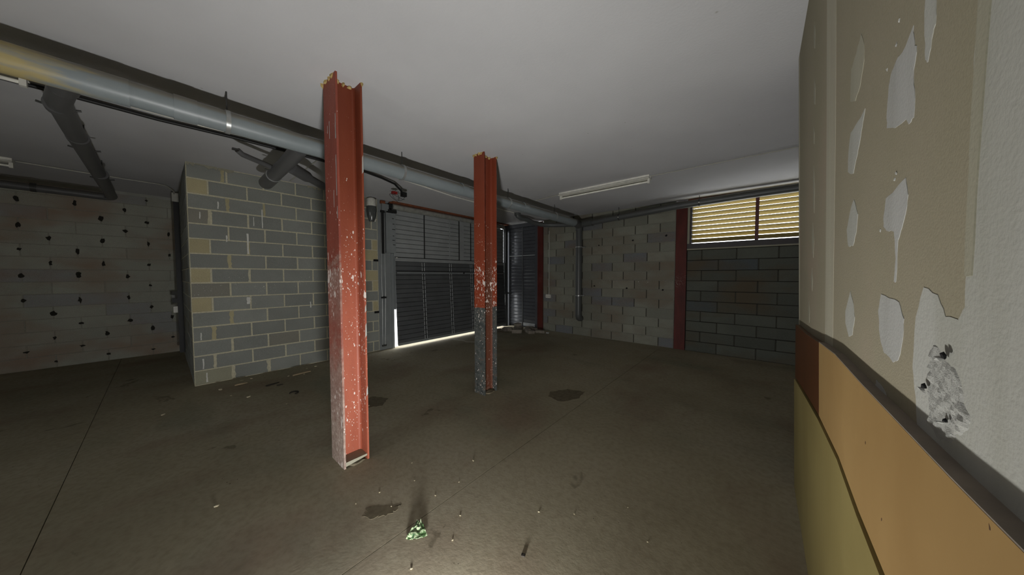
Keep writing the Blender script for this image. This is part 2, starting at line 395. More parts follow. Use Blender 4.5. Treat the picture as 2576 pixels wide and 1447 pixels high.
# far wall with posts and louvre window
wf = tag(MB().box(-5.9, -4.76, YF + .16, YF + .2, 2.93, 3).box(-4.57, -1.35, YF + .004, YF + .2, 0, 3).box(1.9, 3.0, YF + .004, YF + .2, 2.03, 3.0).build('wall_far', 'mortar_far'), kind='structure')
for c in range(15):
    odd = c % 2; z0, z1 = c * .2, c * .2 + .2
    e = joints(-4.57, -1.35, -2.90 if odd else -2.65, .5055)
    lay_course(wf, lambda u: (u, YF), math.pi, e, z0, z1, lambda a, b: 'block_far', 0.008, 0.014)
    if c < 10:
        e = [-1.14, -.89, -.35, .22, .76, 1.3, 1.84, 2.4, 3.0] if odd else [-1.14, -.62, -.04, .5, 1.03, 1.57, 2.1, 3.0]
        lay_course(wf, lambda u: (u, YF), math.pi, e, z0, z1 if c < 9 else 2.0, lambda a, b: 'block_infill', 0.008, 0.014)
    for a in (joints(-4.57, -1.35, -2.90 if odd else -2.65, .5055)[1:-1] + (([-.89, -.35, .22, .76] if odd else [-.62, -.04, .5]) if c < 10 else [])):
        box('open_joint', 'mortar_dark', wf, a - .008, a + .008, YF + .001, YF + .006, z0 + .012, z1 - .012)
box('infill_backing', 'mortar_gap', wf, -1.14, 3.0, YF + .004, YF + .2, 0, 2.03)
# anchor holes left in the far wall blocks
for (x, z) in [(-2.98, 2.22), (-2.19, 2.28), (-1.52, 2.33), (-2.31, 1.22), (-1.57, 1.2), (-3.08, 1.25)]:
    MB().blob((x, YF - .002, z), .022, .006, .018, int(x * 100), .4).build('anchor_hole', 'hole', wf)

# recess wall on the left
wr = tag(MB().box(XB - .2, XB - .004, YR, .26, 0, 3).build('wall_recess', 'mortar_recess'), kind='structure')
for c in range(15):
    odd = c % 2; z0, z1 = c * .2, c * .2 + .2
    e = joints(-3.2, .25, -.89 if odd else -.637, .5055)
    lay_course(wr, lambda u: (XB, u), -math.pi / 2, e, z0, z1, lambda a, b: 'block_recess', 0.004, 0.006)
    for a in e[1:-1]:
        if random.random() < .28: continue
        h = random.uniform(.025, .06) if 1 < c < 14 else .02; zc = z0 + .1 + random.uniform(-.02, .02); w = random.uniform(.018, .034)
        pts = []
        for k in range(9):
            an = 2 * math.pi * k / 9; rr = random.uniform(.55, 1.25); pts.append((XB + .0035, a + w * rr * math.cos(an), zc + h * rr * math.sin(an)))
        MB().prism(pts, (.002, 0, 0)).build('open_joint', 'mortar_gap', wr)
tag(MB().prism([(XB + .002, -3.4, 2.955), (XB + .03, -3.4, 3.0), (XB + .002, -3.4, 3.0)], (0, 3.62, 0)).build('trim_1', 'filler_band'), kind='structure')

# rest of the shell, behind and beside the camera
tag(MB().box(XB - .2, -2.2, YR - .2, YR, 0, 3).box(-1.0, 3.2, YR - .2, YR, 0, 3).box(-2.2, -1.0, YR - .2, YR, 2.1, 3).build('wall_rear', 'plaster'), kind='structure')  # the opening is invented, made to let fill light in
tag(box('ground_yard', 'outdoor', None, -20, 12, -20, YR - .21, -0.2, -0.012), kind='structure')
tag(box('wall_side', 'plaster', None, 3.0, 3.2, YR, YF + .2, 0, 3), kind='structure')
YE = 2.88
SL = lambda z, off=0.0: .245 - off - .0283 * z          # the partition leans slightly into the room
wp = tag(MB().prism([(SL(0), YE, 0), (SL(3), YE, 3), (SL(3) + .12, YE, 3), (SL(0) + .12, YE, 0)], (0, YR - YE, 0)).build('wall_right', 'plaster'), kind='structure')
def wallpoly(name, mat, pts, off0=-.004, th=.0047, parent=wp, z=None):
    P = [(SL(b, off0), a, b) for a, b in pts]
    return MB().prism(P, (-th, 0, 0)).build(name, mat, parent)
def rag(pts, n=3, amp=.004):
    out = []
    for (a, b), (c, d) in zip(pts, pts[1:] + pts[:1]):
        for k in range(n):
            f = k / n; out.append((a + (c - a) * f + random.uniform(-amp, amp) * (k > 0), b + (d - b) * f + random.uniform(-amp, amp) * (k > 0)))
    return out
wallpoly('joint_tape', 'tape', [(1.73, 2.99), (1.735, 2.125), (1.757, 1.457), (1.775, 1.05), (1.60, 1.05), (1.583, 1.462), (1.545, 2.049), (1.54, 2.99)])
wallpoly('joint_band', 'filler_band', rag([(.640, 2.99), (.646, 1.832), (.656, 1.767), (.663, 1.672), (.664, 1.615), (.669, 1.522), (.67, 1.459), (.687, 1.441), (.723, 1.441), (.748, 1.471), (.798, 1.481), (.829, 1.429), (.841, 1.341), (.826, 1.292), (.814, 1.20), (.554, 1.15), (-.35, 1.15), (-.35, 2.99)], 3, .002))
wallpoly('joint_band', 'filler_thin', rag([(.638, 2.98), (.644, 1.832), (.660, 1.64), (.668, 1.50), (.652, 1.50), (.640, 1.64), (.617, 1.832), (.605, 2.98)], 3, .002), -.0005, .0026)
wallpoly('corner_bead', 'tape', [(YE - .001, 0.8), (YE - .001, 2.99), (YE - .06, 2.99), (YE - .06, .8)])
patches = [
 ('filler', [(0.849, 1.931), (0.885, 1.917), (0.925, 1.919), (0.959, 1.91), (0.977, 1.891), (0.988, 1.843), (0.988, 1.808), (0.939, 1.79), (0.882, 1.784), (0.868, 1.77), (0.845, 1.773), (0.842, 1.819), (0.847, 1.855), (0.835, 1.878), (0.844, 1.903)]),
 ('filler', [(0.88, 1.678), (0.931, 1.67), (0.991, 1.663), (1.006, 1.627), (1.006, 1.606), (0.971, 1.591), (0.941, 1.588), (0.935, 1.57), (0.929, 1.534), (0.939, 1.488), (0.928, 1.488), (0.918, 1.568), (0.898, 1.589), (0.879, 1.615), (0.868, 1.645)]),
 ('filler_band', [(0.782, 1.99), (0.804, 1.923), (0.803, 1.885), (0.799, 1.845), (0.79, 1.837), (0.777, 1.864), (0.764, 1.879), (0.762, 1.913)]),
 ('filler_band', [(1.159, 1.922), (1.228, 1.918), (1.316, 1.918), (1.346, 1.864), (1.351, 1.814), (1.282, 1.791), (1.237, 1.83), (1.206, 1.862), (1.187, 1.886)]),
 ('filler_band', [(1.274, 1.716), (1.318, 1.692), (1.364, 1.639), (1.342, 1.589), (1.286, 1.585), (1.245, 1.62), (1.228, 1.667)]),
 ('filler_thin', [(1.201, 2.133), (1.253, 2.111), (1.311, 2.099), (1.322, 2.012), (1.262, 1.986), (1.209, 2.003), (1.17, 2.049), (1.171, 2.089)]),
 ('filler', [(1.021, 1.459), (1.041, 1.42), (1.026, 1.364), (0.998, 1.334), (0.941, 1.326), (0.913, 1.337), (0.888, 1.386), (0.884, 1.42), (0.91, 1.449), (0.944, 1.453)]),
 ('filler_band', [(1.313, 1.454), (1.379, 1.389), (1.379, 1.351), (1.332, 1.316), (1.286, 1.328), (1.259, 1.383), (1.276, 1.421)]),
 ('filler', [(1.054, 1.261), (1.061, 1.242), (1.009, 1.235), (0.951, 1.233), (0.957, 1.239), (1.01, 1.257)])]
for y, z, w, h in [(2.09, 2.672, .03, .07), (2.085, 2.40, .035, .07), (2.11, 2.2, .025, .05), (2.11, 1.93, .035, .12), (2.14, 1.68, .04, .09), (2.18, 1.48, .03, .06), (2.3, 1.3, .03, .06)]:
    patches.append(('filler_thin', [(y - w, z), (y - w * .4, z - h), (y + w * .5, z - h * .7), (y + w, z + .1 * h), (y + w * .2, z + h)]))
for m, p in patches: wallpoly('filler_patch', m, rag(p, 3, .003), -.003, .0038)
# torn board face with two holes
bm_t = MB(); gy, gz = 26, 28; vs_ = []
for i in range(gy + 1):
    for j in range(gz + 1):
        u, v = i / gy * 2 - 1, j / gz * 2 - 1; y = .728 + .078 * u; z = 1.328 + .082 * v
        rr = math.hypot(u, v) + .35 * mnoise.noise(Vector((u * 2.3, v * 2.3, 9.0)))
        e = max(0.0, min(1.0, (.95 - rr) / .25))
        h = -.003 + e * (.0045 + .007 * abs(mnoise.noise(Vector((y * 60, z * 60, 3.1)))))
        vs_.append((SL(z, .0) - h, y, z))
bm_t.add(vs_, [(i * (gz + 1) + j, i * (gz + 1) + j + 1, (i + 1) * (gz + 1) + j + 1, (i + 1) * (gz + 1) + j) for i in range(gy) for j in range(gz)])
bm_t.build('torn_facing', 'tear', wp)
for y, z, r in [(.704, 1.387, .007), (.766, 1.326, .006), (.697, 1.298, .004)]:
    MB().blob((SL(z, .007), y, z), .003, r, r * .8, int(y * 999), .35).build('screw_hole', 'hole', wp)
    MB().blob((SL(z, .008), y + .009, z - .006), .004, r * .9, r * .5, int(y * 333), .4).build('torn_lip', 'filler', wp)
for y, z in [(.92, 1.985), (.935, 1.95), (.99, 1.93), (.96, 1.88), (.93, 1.70), (.94, 1.69), (1.03, 1.60)]:
    MB().blob((SL(z, .0), y, z), .0018, .0045, .004, int(y * 999 + z * 100), .4).build('plaster_nick', 'filler', wp)

# ------------------------------------------------------------------ boards leaning on the right wall
def board(name, pts, mat, label, off, th=.018):
    P = [(SL(b, off), a, b) for a, b in pts]
    o = MB().prism(P, (th, 0, 0)).build(name, mat)
    return tag(o, label, 'board')
tb = board('wall_board', [(1.73, 1.226), (1.388, 1.246), (1.047, 1.243), (.63, 1.246), (.493, 1.25), (-.3, 1.25), (-.3, .925), (.881, .925), (1.079, .926), (1.321, .945), (1.728, .924)], 'board_tan', 'long tan board fixed along the foot of the plastered right wall', .022)
tp = [(1.73, 1.226), (1.388, 1.246), (1.047, 1.243), (.63, 1.246), (.493, 1.25), (-.3, 1.25)]
dv = [v for y, z in tp for v in ((SL(z, .0222), y, z + .001), (SL(z), y, z + .001), (SL(z), y, z + .003), (SL(z, .0222), y, z + .003))]
MB().add(dv, [(4 * i + k, 4 * i + (k + 1) % 4, 4 * i + 4 + (k + 1) % 4, 4 * i + 4 + k) for i in range(5) for k in range(4)] + [(0, 1, 2, 3), (23, 22, 21, 20)]).build('dusty_edge', 'ledge', tb)
MB().blob((SL(1.19, .0225), 0.545, 1.240), .001, .003, .0045, 5, .5).build('knot', 'board_edge', tb)
for k, (y, z) in enumerate([(.90, 1.02), (1.02, 1.12)]): MB().blob((SL(z, .0222), y, z), .0006, .002, .004, 9 + k, .4).build('chip', 'board_edge', tb)
board('wall_board', [(2.80, 1.165), (2.143, 1.195), (1.734, 1.224), (1.732, .924), (2.142, .879), (2.84, .79)], 'board_brown', 'short dark brown board beyond the tan board at the end of the right wall', .022)
board('wall_board', [(2.87, .770), (2.787, .785), (2.142, .862), (1.728, .908), (1.321, .934), (1.079, .914), (.888, .911), (-.3, .911), (-.3, .0), (2.87, 0)], 'board_pale', 'pale yellow board standing on the floor below the tan board', .026, .02)

# ------------------------------------------------------------------ steel columns
def column(name, x0, x1, y0, y1, mats, label, tf=.014):
    root = empty(name, ((x0 + x1) / 2, (y0 + y1) / 2, 0), label=label, cat='column', kind='thing')
    rnd = random.Random(int(x0 * 100))
    def plate(nm, mat, ax0, ax1, ay0, ay1, long_x, foot):
        m = MB(); n = 30                    # subdivided up its height, edges slightly nibbled
        vs_ = []
        for i in range(n + 1):
            z = foot + (3.0 - foot) * i / n; a = rnd.uniform(-.0015, .0015); b = rnd.uniform(-.0015, .0015)
            if long_x: vs_ += [(ax0 + a, ay0, z), (ax1 + b, ay0, z), (ax1 + b, ay1, z), (ax0 + a, ay1, z)]
            else: vs_ += [(ax0, ay0, z), (ax1, ay0, z), (ax1, ay1, z), (ax0, ay1, z)]
        fs = [(4 * i + k, 4 * i + (k + 1) % 4, 4 * i + 4 + (k + 1) % 4, 4 * i + 4 + k) for i in range(n) for k in range(4)] + [(3, 2, 1, 0), (4 * n, 4 * n + 1, 4 * n + 2, 4 * n + 3)]
        m.add(vs_, fs); return at(m.build(nm, mat, root), root)
    xm = (x0 + x1) / 2
    plate('flange', mats[0], x0, x1, y0, y0 + tf, True, 0)
    plate('flange', mats[1], x0, x1, y1 - tf, y1, True, 0)
    plate('web', mats[2], xm - .005, xm + .005, y0 + tf, y1 - tf, False, .0)
    for sx in (-1, 1):                      # root fillets of the rolled section
        for yy, sy in ((y0 + tf, 1), (y1 - tf, -1)):
            at(MB().prism([(xm + sx * .005, yy, 0), (xm + sx * .023, yy, 0), (xm + sx * .010, yy + sy * .006, 0), (xm + sx * .005, yy + sy * .018, 0)], (0, 0, 3.0)).build('fillet', mats[2], root), root)
    for i in range(16):                     # crumbs of plaster round the head
        t = i / 16
        px, py = [(x0 + (x1 - x0) * (t * 4), y0), (x1, y0 + (y1 - y0) * (t * 4 - 1)), (x1 - (x1 - x0) * (t * 4 - 2), y1), (x0, y1 - (y1 - y0) * (t * 4 - 3))][int(t * 4)]
        if int(t * 4) in (1, 3): px = xm + (.012 if int(t * 4) == 1 else -.012)
        at(MB().blob((px, py, 2.992), rnd.uniform(.012, .03), rnd.uniform(.008, .02), rnd.uniform(.012, .03), i, .4).build('plaster_crumb', 'raw_edge', root), root)
    at(MB().blob((x1 - .05, (y0 + y1) / 2, .0), .055, (y1 - y0) / 2 - tf, .022, 3, .25, 2).build('mortar_foot', 'stain', root), root)
    return root
c1 = column('steel_column', -2.672, -2.424, .867, 1.058, ('col_worn', 'col_red', 'col_red'), 'nearer rust red steel column, red down to the floor and spattered with white paint')
at(MB().prism([(-2.43, .868 + .014, .045), (-2.43, 1.044, .045), (-2.43, 1.044, .03), (-2.43, .882, .012)], (-.11, 0, 0)).build('mortar_lip', 'filler_thin', c1), c1)
for (xa, za, zb, w) in [(-2.440, 2.52, 2.70, .016), (-2.444, 2.10, 2.40, .012), (-2.438, 1.93, 2.02, .008), (-2.56, 2.55, 2.68, .012), (-2.50, 2.02, 2.15, .008), (-2.60, 2.60, 2.66, .01)]:
    n = 6; l = [(xa - w / 2 * random.uniform(.4, 1.1), za + (zb - za) * i / n) for i in range(n + 1)]; r = [(xa + w / 2 * random.uniform(.4, 1.1), zb - (zb - za) * i / n) for i in range(n + 1)]
    at(MB().prism([(a, .8665, b) for a, b in l + r], (0, .001, 0)).build('paint_chip', 'filler', c1), c1)
for (za, zb) in [(2.30, 2.45), (1.2, 1.27), (1.0, 1.12), (.52, .60)]:
    at(MB().prism([(-2.4235, 1.045, za), (-2.4235, 1.058, za + .02), (-2.4235, 1.056, zb), (-2.4235, 1.048, zb - .02)], (.0008, 0, 0)).build('paint_chip', 'filler', c1), c1)
c2 = column('steel_column', -2.780, -2.600, 2.560, 2.785, ('col_red2', 'col_red2', 'col_web2'), 'farther rust red steel column with a dark grey foot below the red paint')
def wall_post(x0, x1, label):
    root = empty('steel_post', ((x0 + x1) / 2, YF, 0), label=label, cat='post', kind='thing')
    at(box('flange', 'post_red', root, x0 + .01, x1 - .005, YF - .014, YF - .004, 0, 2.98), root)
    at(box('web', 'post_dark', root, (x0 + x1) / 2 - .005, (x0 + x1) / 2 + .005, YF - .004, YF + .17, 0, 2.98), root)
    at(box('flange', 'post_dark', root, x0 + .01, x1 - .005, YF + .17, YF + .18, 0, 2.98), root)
wall_post(-4.76, -4.57, 'dark red steel post at the right edge of the grey side door')
wall_post(-1.35, -1.14, 'dark red steel post in the block wall left of the louvre window')

# ------------------------------------------------------------------ garage door
d1 = empty('door_1', (XD, 4.65, 0), kind='structure', label='grey up-and-over garage door of ribbed slats, ajar at the foot', )
def dbox(nm, mat, *b): return at(box(nm, mat, d1, *b), d1)
XP = XD + .03                                            # face of the upper leaf
ZT, ZH, ZB = 2.845, 1.885, .07
rows = 10; ph = (ZT - ZH) / rows
for i in range(rows):
    m = MB(); z0, z1 = ZH + i * ph, ZH + (i + 1) * ph
    m.prism([(XP, 3.12, z0 + .004), (XP + .008, 3.12, z0 + .012), (XP + .008, 3.12, z1 - .006), (XP, 3.12, z1 - .002), (XP - .01, 3.12, z1 - .002), (XP - .01, 3.12, z0 + .004)], (0, 3.35, 0))
    at(m.build('slat', 'door', d1), d1)
dbox('backing', 'door_line', XP - .02, XP - .011, 3.12, 6.47, ZH, ZT)
for y in (3.82, 4.525, 4.815, 5.20, 5.9): dbox('mullion', 'door_line' if y != 4.525 else 'door', XP + .008, XP + .016, y - .012, y + .012, ZH, ZT)
dbox('panel', 'door', XP + .004, XP + .0115, 4.84, 4.97, ZH, ZT - .02)
# lower leaf swings in at the foot
lean = .10
def XL(z): return XP + lean * (ZH - z) / (ZH - ZB)
def lbar(nm, mat, y0, y1, z0, z1, a, b):                 # bar on the leaning leaf, a..b proud of its face
    return at(MB().prism([(XL(z0) + a, y0, z0), (XL(z0) + b, y0, z0), (XL(z1) + b, y0, z1), (XL(z1) + a, y0, z1)], (0, y1 - y0, 0)).build(nm, mat, d1), d1)
Y0, Y1 = 3.118, 6.475
rows = 18; ph = (ZH - .085 - ZB) / rows
for i in range(rows):
    z0, z1 = ZB + i * ph, ZB + (i + 1) * ph
    m = MB().prism([(XL(z0) - .012, Y0, z0 + .002), (XL(z0), Y0, z0 + .002), (XL(z0) + .008, Y0, z0 + .010), (XL(z1) + .008, Y0, z1 - .008), (XL(z1), Y0, z1 - .002), (XL(z1) - .012, Y0, z1 - .002)], (0, Y1 - Y0, 0))
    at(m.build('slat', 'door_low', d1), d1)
lbar('backing', 'door_line', Y0, Y1, ZB, ZH, -.024, -.013)
lbar('rail', 'door', Y0 - .02, Y1, ZH - .085, ZH - .012, -.012, .014)
lbar('seam', 'door_line', Y0, Y1, ZH - .010, ZH, -.012, .012)
lbar('rail', 'door_line', Y0 + .03, Y1, 1.578, 1.592, 0, .022); lbar('rail', 'door_frame', Y0 + .03, Y1, 1.545, 1.577, 0, .024)
for y in (3.775, 4.53, 5.20, 5.9):                       # pairs of punched straps
    for s in (-1, 1):
        m = MB()
        for z0, z1 in ((1.60, 1.79), (.10, 1.54)):
            k = z0
            while k < z1 - .03:
                e = min(k + .085, z1)
                m.prism([(XL(k) + .008, y + s * .026 - .008, k), (XL(k) + .016, y + s * .026 - .008, k), (XL(e) + .016, y + s * .026 - .008, e), (XL(e) + .008, y + s * .026 - .008, e)], (0, .016, 0)); k += .10
        at(m.build('punched_strap', 'door_strap', d1), d1)
    lbar('strap_bed', 'door_line', y - .038, y + .038, .10, 1.79, .002, .0095)
lbar('bottom_rail', 'door_frame', Y0, Y1, ZB - .02, ZB + .03, -.012, .012)
at(MB().blob((XL(1.565) + .035, 4.93, 1.562), .018, .025, .02, 1, .05, 2).build('knob', 'black', d1), d1)
at(MB().blob((XP + .05, 3.14, 1.868), .015, .02, .015, 1, .05, 2).build('pivot_pin', 'white_plastic', d1), d1)
dbox('edge_light_stop', 'door_frame', XD - .04, XD + .075, 3.096, 3.112, .80, 1.88); dbox('edge_light_stop', 'door_frame', XD - .04, XD + .075, 6.482, 6.50, .95, 1.88)  # added strips that block daylight beside the leaf, above its foot
dbox('edge_light_stop', 'door_frame', XD - .04, XD + .045, 3.096, 3.112, 1.88, 2.84)
# frames, counterweight box, ropes, header
dbox('frame_post', 'door_frame', XD - .04, XD - .001, 2.785, 3.10, 0, 3.0)
dbox('head_light_stop', 'door_frame', XD - .05, XD - .042, 2.785, 6.44, 2.80, 2.962); dbox('head_light_stop', 'door_frame', XD - .05, XD - .042, 6.52, 6.80, 2.80, 3.0)  # added plates behind the roller that block daylight at the head
dbox('frame_post', 'door_frame', XD - .04, XD + .03, 3.045, 3.095, 0, 1.95)
dbox('frame_post', 'door_frame', XD - .04, XD + .015, 2.80, 2.82, 0, 2.76)
dbox('frame_post', 'door_low', XD - .04, XD + .02, 6.51, 6.70, 0, 2.96); dbox('frame_post', 'door_low', XD + .02, XD + .05, 6.54, 6.58, 0, 2.90)
dbox('weight_box', 'door_frame', XD, XD + .06, 2.935, 3.135, 1.96, 2.765)
dbox('channel', 'black', XD, XD + .03, 2.845, 2.925, 1.94, 2.80)
for y, x in ((2.84, .03), (2.912, .03)):
    at(MB().tube([(XD + x, y, 2.75), (XD + x, y, 1.5), (XD + x, y + .004, 1.06), (XD + x, y - .003 if y < 2.9 else y - .025, .10)], .007, 8).build('lift_rope', 'galv', d1), d1)
dbox('rope_clamp', 'black', XD + .01, XD + .05, 2.83, 2.925, 1.045, 1.075)
dbox('rope_hook', 'steel_dark', XD + .01, XD + .05, 2.83, 2.91, .075, .105)
for z in (1.80, .776): dbox('wall_lug', 'hole', XD - .002, XD + .012, 2.695, 2.785, z - .02, z + .02)
at(MB().tube([(XD + .05, 3.08, 2.905), (XD + .05, 6.47, 2.905)], .056, 20).build('roller', 'roller', d1), d1)
for y in (4.80, 5.15): at(MB().tube([(XD + .05, y, 2.905), (XD + .05, y + .05, 2.905)], .060, 20).build('roller_ring', 'galv', d1), d1)
dbox('head_beam', 'rust', XD + .02, XD + .13, 3.05, 6.62, 2.966, 2.999)
for i, (y0, y1, z0, z1, mm) in enumerate([(2.86, 3.0, 2.80, 2.93, 'door_frame'), (3.0, 3.10, 2.86, 2.96, 'black'), (2.98, 3.16, 2.775, 2.83, 'black'), (2.84, 2.93, 2.93, 2.985, 'rust'), (3.02, 3.12, 2.95, 2.99, 'rust'), (3.06, 3.15, 2.83, 2.87, 'steel_dark')]):
    dbox('pulley_bracket', mm, XD, XD + .05 + .01 * (i % 3), y0, y1, z0, z1)
for k, z in enumerate((2.66, 2.55, 2.44, 2.31, 2.22, 2.13)):   # black hand-drawn marks on the box
    dbox('ink_mark', 'hole', XD + .06, XD + .0615, 3.06 + .01 * (k % 2), 3.10 + .012 * (k % 3), z - .006, z + .006)

# ------------------------------------------------------------------ side door in the far wall
d2 = empty('door_2', (-5.29, YF, 0), kind='structure')
def sbox(nm, mat, *b): return at(box(nm, mat, d2, *b), d2)
XA, XE = -5.80, -4.765
for x0, x1 in ((XA - .10, XA + .02), (XE - .07, XE)): sbox('frame_post', 'pdoor', x0, x1, YF - .02, YF + .05, 0, 3.0)
sbox('frame_post', 'pdoor', XA, XE, YF - .015, YF + .05, 2.89, 3.0); sbox('transom', 'door_strap', XA + .02, XE - .07, YF - .012, YF + .05, 2.070, 2.085)
sbox('mullion', 'door_low', -5.305, -5.28, YF - .012, YF + .03, .04, 2.89)
sbox('backing', 'pdoor', XA - .10, XE, YF + .04, YF + .055, 0, 3.0)
for z0, z1, n in ((.04, 2.06, 20), (2.09, 2.89, 8)):
    for i in range(n):
        a = z0 + (z1 - z0) * i / n; b = z0 + (z1 - z0) * (i + 1) / n
        for x0, x1 in ((XA + .025, -5.308), (-5.277, XE - .075)):
            at(MB().prism([(x0, YF + .04, a + .003), (x0, YF + .012, a + .003), (x0, YF + .004, a + .014), (x0, YF + .004, b - .014), (x0, YF + .012, b - .003), (x0, YF + .04, b - .003)], (x1 - x0, 0, 0)).build('slat', 'pdoor', d2), d2)
at(MB().blob((-5.82, YF - .05, .975), .025, .03, .03, 1, .05, 2).build('door_knob', 'black', d2), d2)
sbox('door_handle', 'black', -5.82, -5.68, YF - .06, YF - .045, .962, .985)
sbox('kick_plate', 'door_strap', -5.27, XE - .08, YF - .0015, YF + .004, .05, .14)

# ------------------------------------------------------------------ louvre window
w1 = empty('window_1', (.4, YF, 2.1), kind='structure')
def wbox(nm, mat, *b): return at(box(nm, mat, w1, *b), w1)
WX0, WX1 = -1.09, 1.86
wbox('window_sill', 'win_frame', -1.14, 1.9, YF - .01, YF + .20, 2.03, 2.13); wbox('window_sill', 'filler_thin', -1.14, 1.9, YF - .006, YF + .01, 2.005, 2.03)
wbox('window_frame', 'filler_thin', -1.14, -1.105, YF - .004, YF + .16, 2.03, 2.96); wbox('window_frame', 'win_frame', -1.105, -1.07, YF + .02, YF + .18, 2.10, 2.96)
wbox('window_frame', 'win_frame', WX1, WX1 + .04, YF + .02, YF + .18, 2.10, 2.96)
wbox('mullion', 'win_mullion', -.105, -.055, YF + .015, YF + .05, 2.13, 2.93); wbox('mullion', 'win_mullion', .90, .95, YF + .015, YF + .05, 2.13, 2.93)
nb = 9; pz = .0855
for i in range(nb + 1):
    zt = 2.2206 + .0843 * i                       # inner, upper edge of blade i; the blade falls outwards
    at(MB().prism([(WX0 + .02, YF + .05, zt), (WX0 + .02, YF + .05, zt - .012), (WX0 + .02, YF + .056, zt - .012), (WX0 + .02, YF + .125, zt - .066), (WX0 + .02, YF + .125, zt - .058)], (WX1 - WX0 - .02, 0, 0)).build('slat', 'louvre', w1), w1)
lb = tag(MB().box(-1.14, 2.9, YF - .012, YF, 2.90, 2.985).box(-1.14, 2.9, YF, YF + .2, 2.96, 3.0).build('lintel_beam', 'lintel'), kind='structure')

# ------------------------------------------------------------------ drain pipes
def bend(p0, p1, p2, n=6):
    p0, p1, p2 = Vector(p0), Vector(p1), Vector(p2)
    return [p0 * (1 - t) ** 2 + p1 * 2 * t * (1 - t) + p2 * t * t for t in [k / n for k in range(n + 1)]]
XM, ZM, RM = -3.375, 2.752, .082
mp = empty('drain_pipe', (XM, 2.5, ZM), label='long main grey drain pipe hung under the ceiling, with dust and yellow stains', cat='pipe')
P = lambda o, r: at(o, r)
P(MB().tube([(XM, -2.4, ZM + .02), (XM, -.20, ZM + .008), (XM, 1.5, ZM), (XM, 4, ZM - .004), (XM, 6.30, ZM - .01)], RM, 32).build('pipe_run', 'pipe', mp), mp)
for y0, y1 in ((-.58, -.10), (.10, .22), (4.30, 4.42), (2.84, 2.95)): P(MB().tube([(XM, y0, ZM + .006), (XM, y1, ZM + .006)], RM + .0065, 32).build('collar', 'pipe', mp), mp)
P(MB().tube([(XM - .02, -.345, ZM), (XM - .22, -.38, ZM - .006)], .064, 24).build('branch_socket', 'pipe_dark', mp), mp)
for y in (.39, 1.93, 3.9, 5.4, -1.6):
    cl = P(MB().tube([(XM, y - .014, ZM + .004), (XM, y + .014, ZM + .004)], RM + .009, 32).build('clamp', 'galv', mp), mp)
    MB().tube([(XM, y, ZM + .08), (XM, y, 3.0)], .005, 8).build('hanger_rod', 'steel_dark', cl)
# branch to the recess
b1 = empty('drain_pipe', (-5.5, -.44, 2.75), label='dark grey branch pipe crossing from the main pipe to the recess wall on the left', cat='pipe')
P(MB().tube([(XM - .20, -.38, 2.742)] + bend((-3.85, -.43, 2.745), (-4.2, -.445, 2.75), (-4.8, -.45, 2.755)) + [(-8.02, -.47, 2.775)], .060, 24).build('pipe_run', 'pipe_dark', b1), b1)
for x in (-3.95, -4.75, -6.3): P(MB().tube([(x, -.445, 2.748 + (-3.95 - x) * .006), (x - .07, -.446, 2.748 + (-3.95 - x) * .006)], .066, 24).build('collar', 'pipe_dark', b1), b1)
for x in (-4.05, -5.2, -6.6):
    for s in (-1, 1): P(MB().tube([(x, -.45 + s * .06, 2.76), (x, -.45 + s * .095, 2.768)], .008, 8).build('clamp_bolt', 'steel_dark', b1), b1)
    P(MB().tube([(x, -.45, 2.81), (x, -.45, 3.0)], .005, 8).build('hanger_rod', 'steel_dark', b1), b1)
b1w = empty('drain_pipe', (-8.15, -1.9, 2.78), label='black pipe running along the top of the recess wall', cat='pipe')
P(MB().tube(bend((-8.02, -.47, 2.775), (-8.16, -.47, 2.777), (-8.15, -.60, 2.777)) + [(-8.15, -3.3, 2.80)], .056, 24).build('pipe_run', 'pipe_dark', b1w), b1w)
P(MB().tube([(-8.15, -1.18, 2.784), (-8.15, -1.13, 2.784)], .064, 24).build('clamp', 'steel_dark', b1w), b1w)
# second branch with a capped end and a wye
b2 = empty('drain_pipe', (-4.2, .91, 2.70), label='short dark branch pipe with rounded end, pointing at the block wall', cat='pipe')
P(MB().tube([(XM - .06, .905, ZM - .02), (-3.8, .91, 2.715), (-4.90, .91, 2.69)], .070, 28).build('pipe_run', 'pipe_dark', b2), b2)
P(MB().tube([(-4.50, .91, 2.699), (-4.90, .91, 2.69), (-4.955, .91, 2.689), (-4.985, .91, 2.689), (-4.998, .91, 2.689)], .075, 28, radii=[.0755, .0755, .062, .038, .008]).build('end_cap', 'pipe_dark', b2), b2)
P(MB().tube([(-4.485, .91, 2.699), (-4.50, .91, 2.699)], .0775, 28).build('seal_ring', 'galv', b2), b2)
P(MB().tube([(-4.0, .955, 2.70), (-4.24, 1.17, 2.70), (-4.30, 1.224, 2.70), (-4.95, 1.815, 2.715), (-5.02, 1.87, 2.80), (-5.02, 1.87, 2.998)], .05, 24, radii=[.066, .066, .047, .047, .047, .047]).build('wye_branch', 'pipe_dark', b2), b2)
P(MB().tube([(-4.30, .87, 2.73), (-4.28, .80, 2.745), (-4.22, .68, 2.755), (-4.18, .59, 2.765), (-4.15, .548, 2.79)], .027, 14).build('thin_branch', 'pipe_dark', b2), b2)
P(box('hook', 'steel_dark', b2, -4.16, -4.12, .505, .560, 2.782, 2.797), b2)
for x in (-4.35,): P(MB().tube([(x, .80, 2.71), (x, .835, 2.705)], .010, 8).build('clamp_bolt', 'steel_dark', b2), b2)
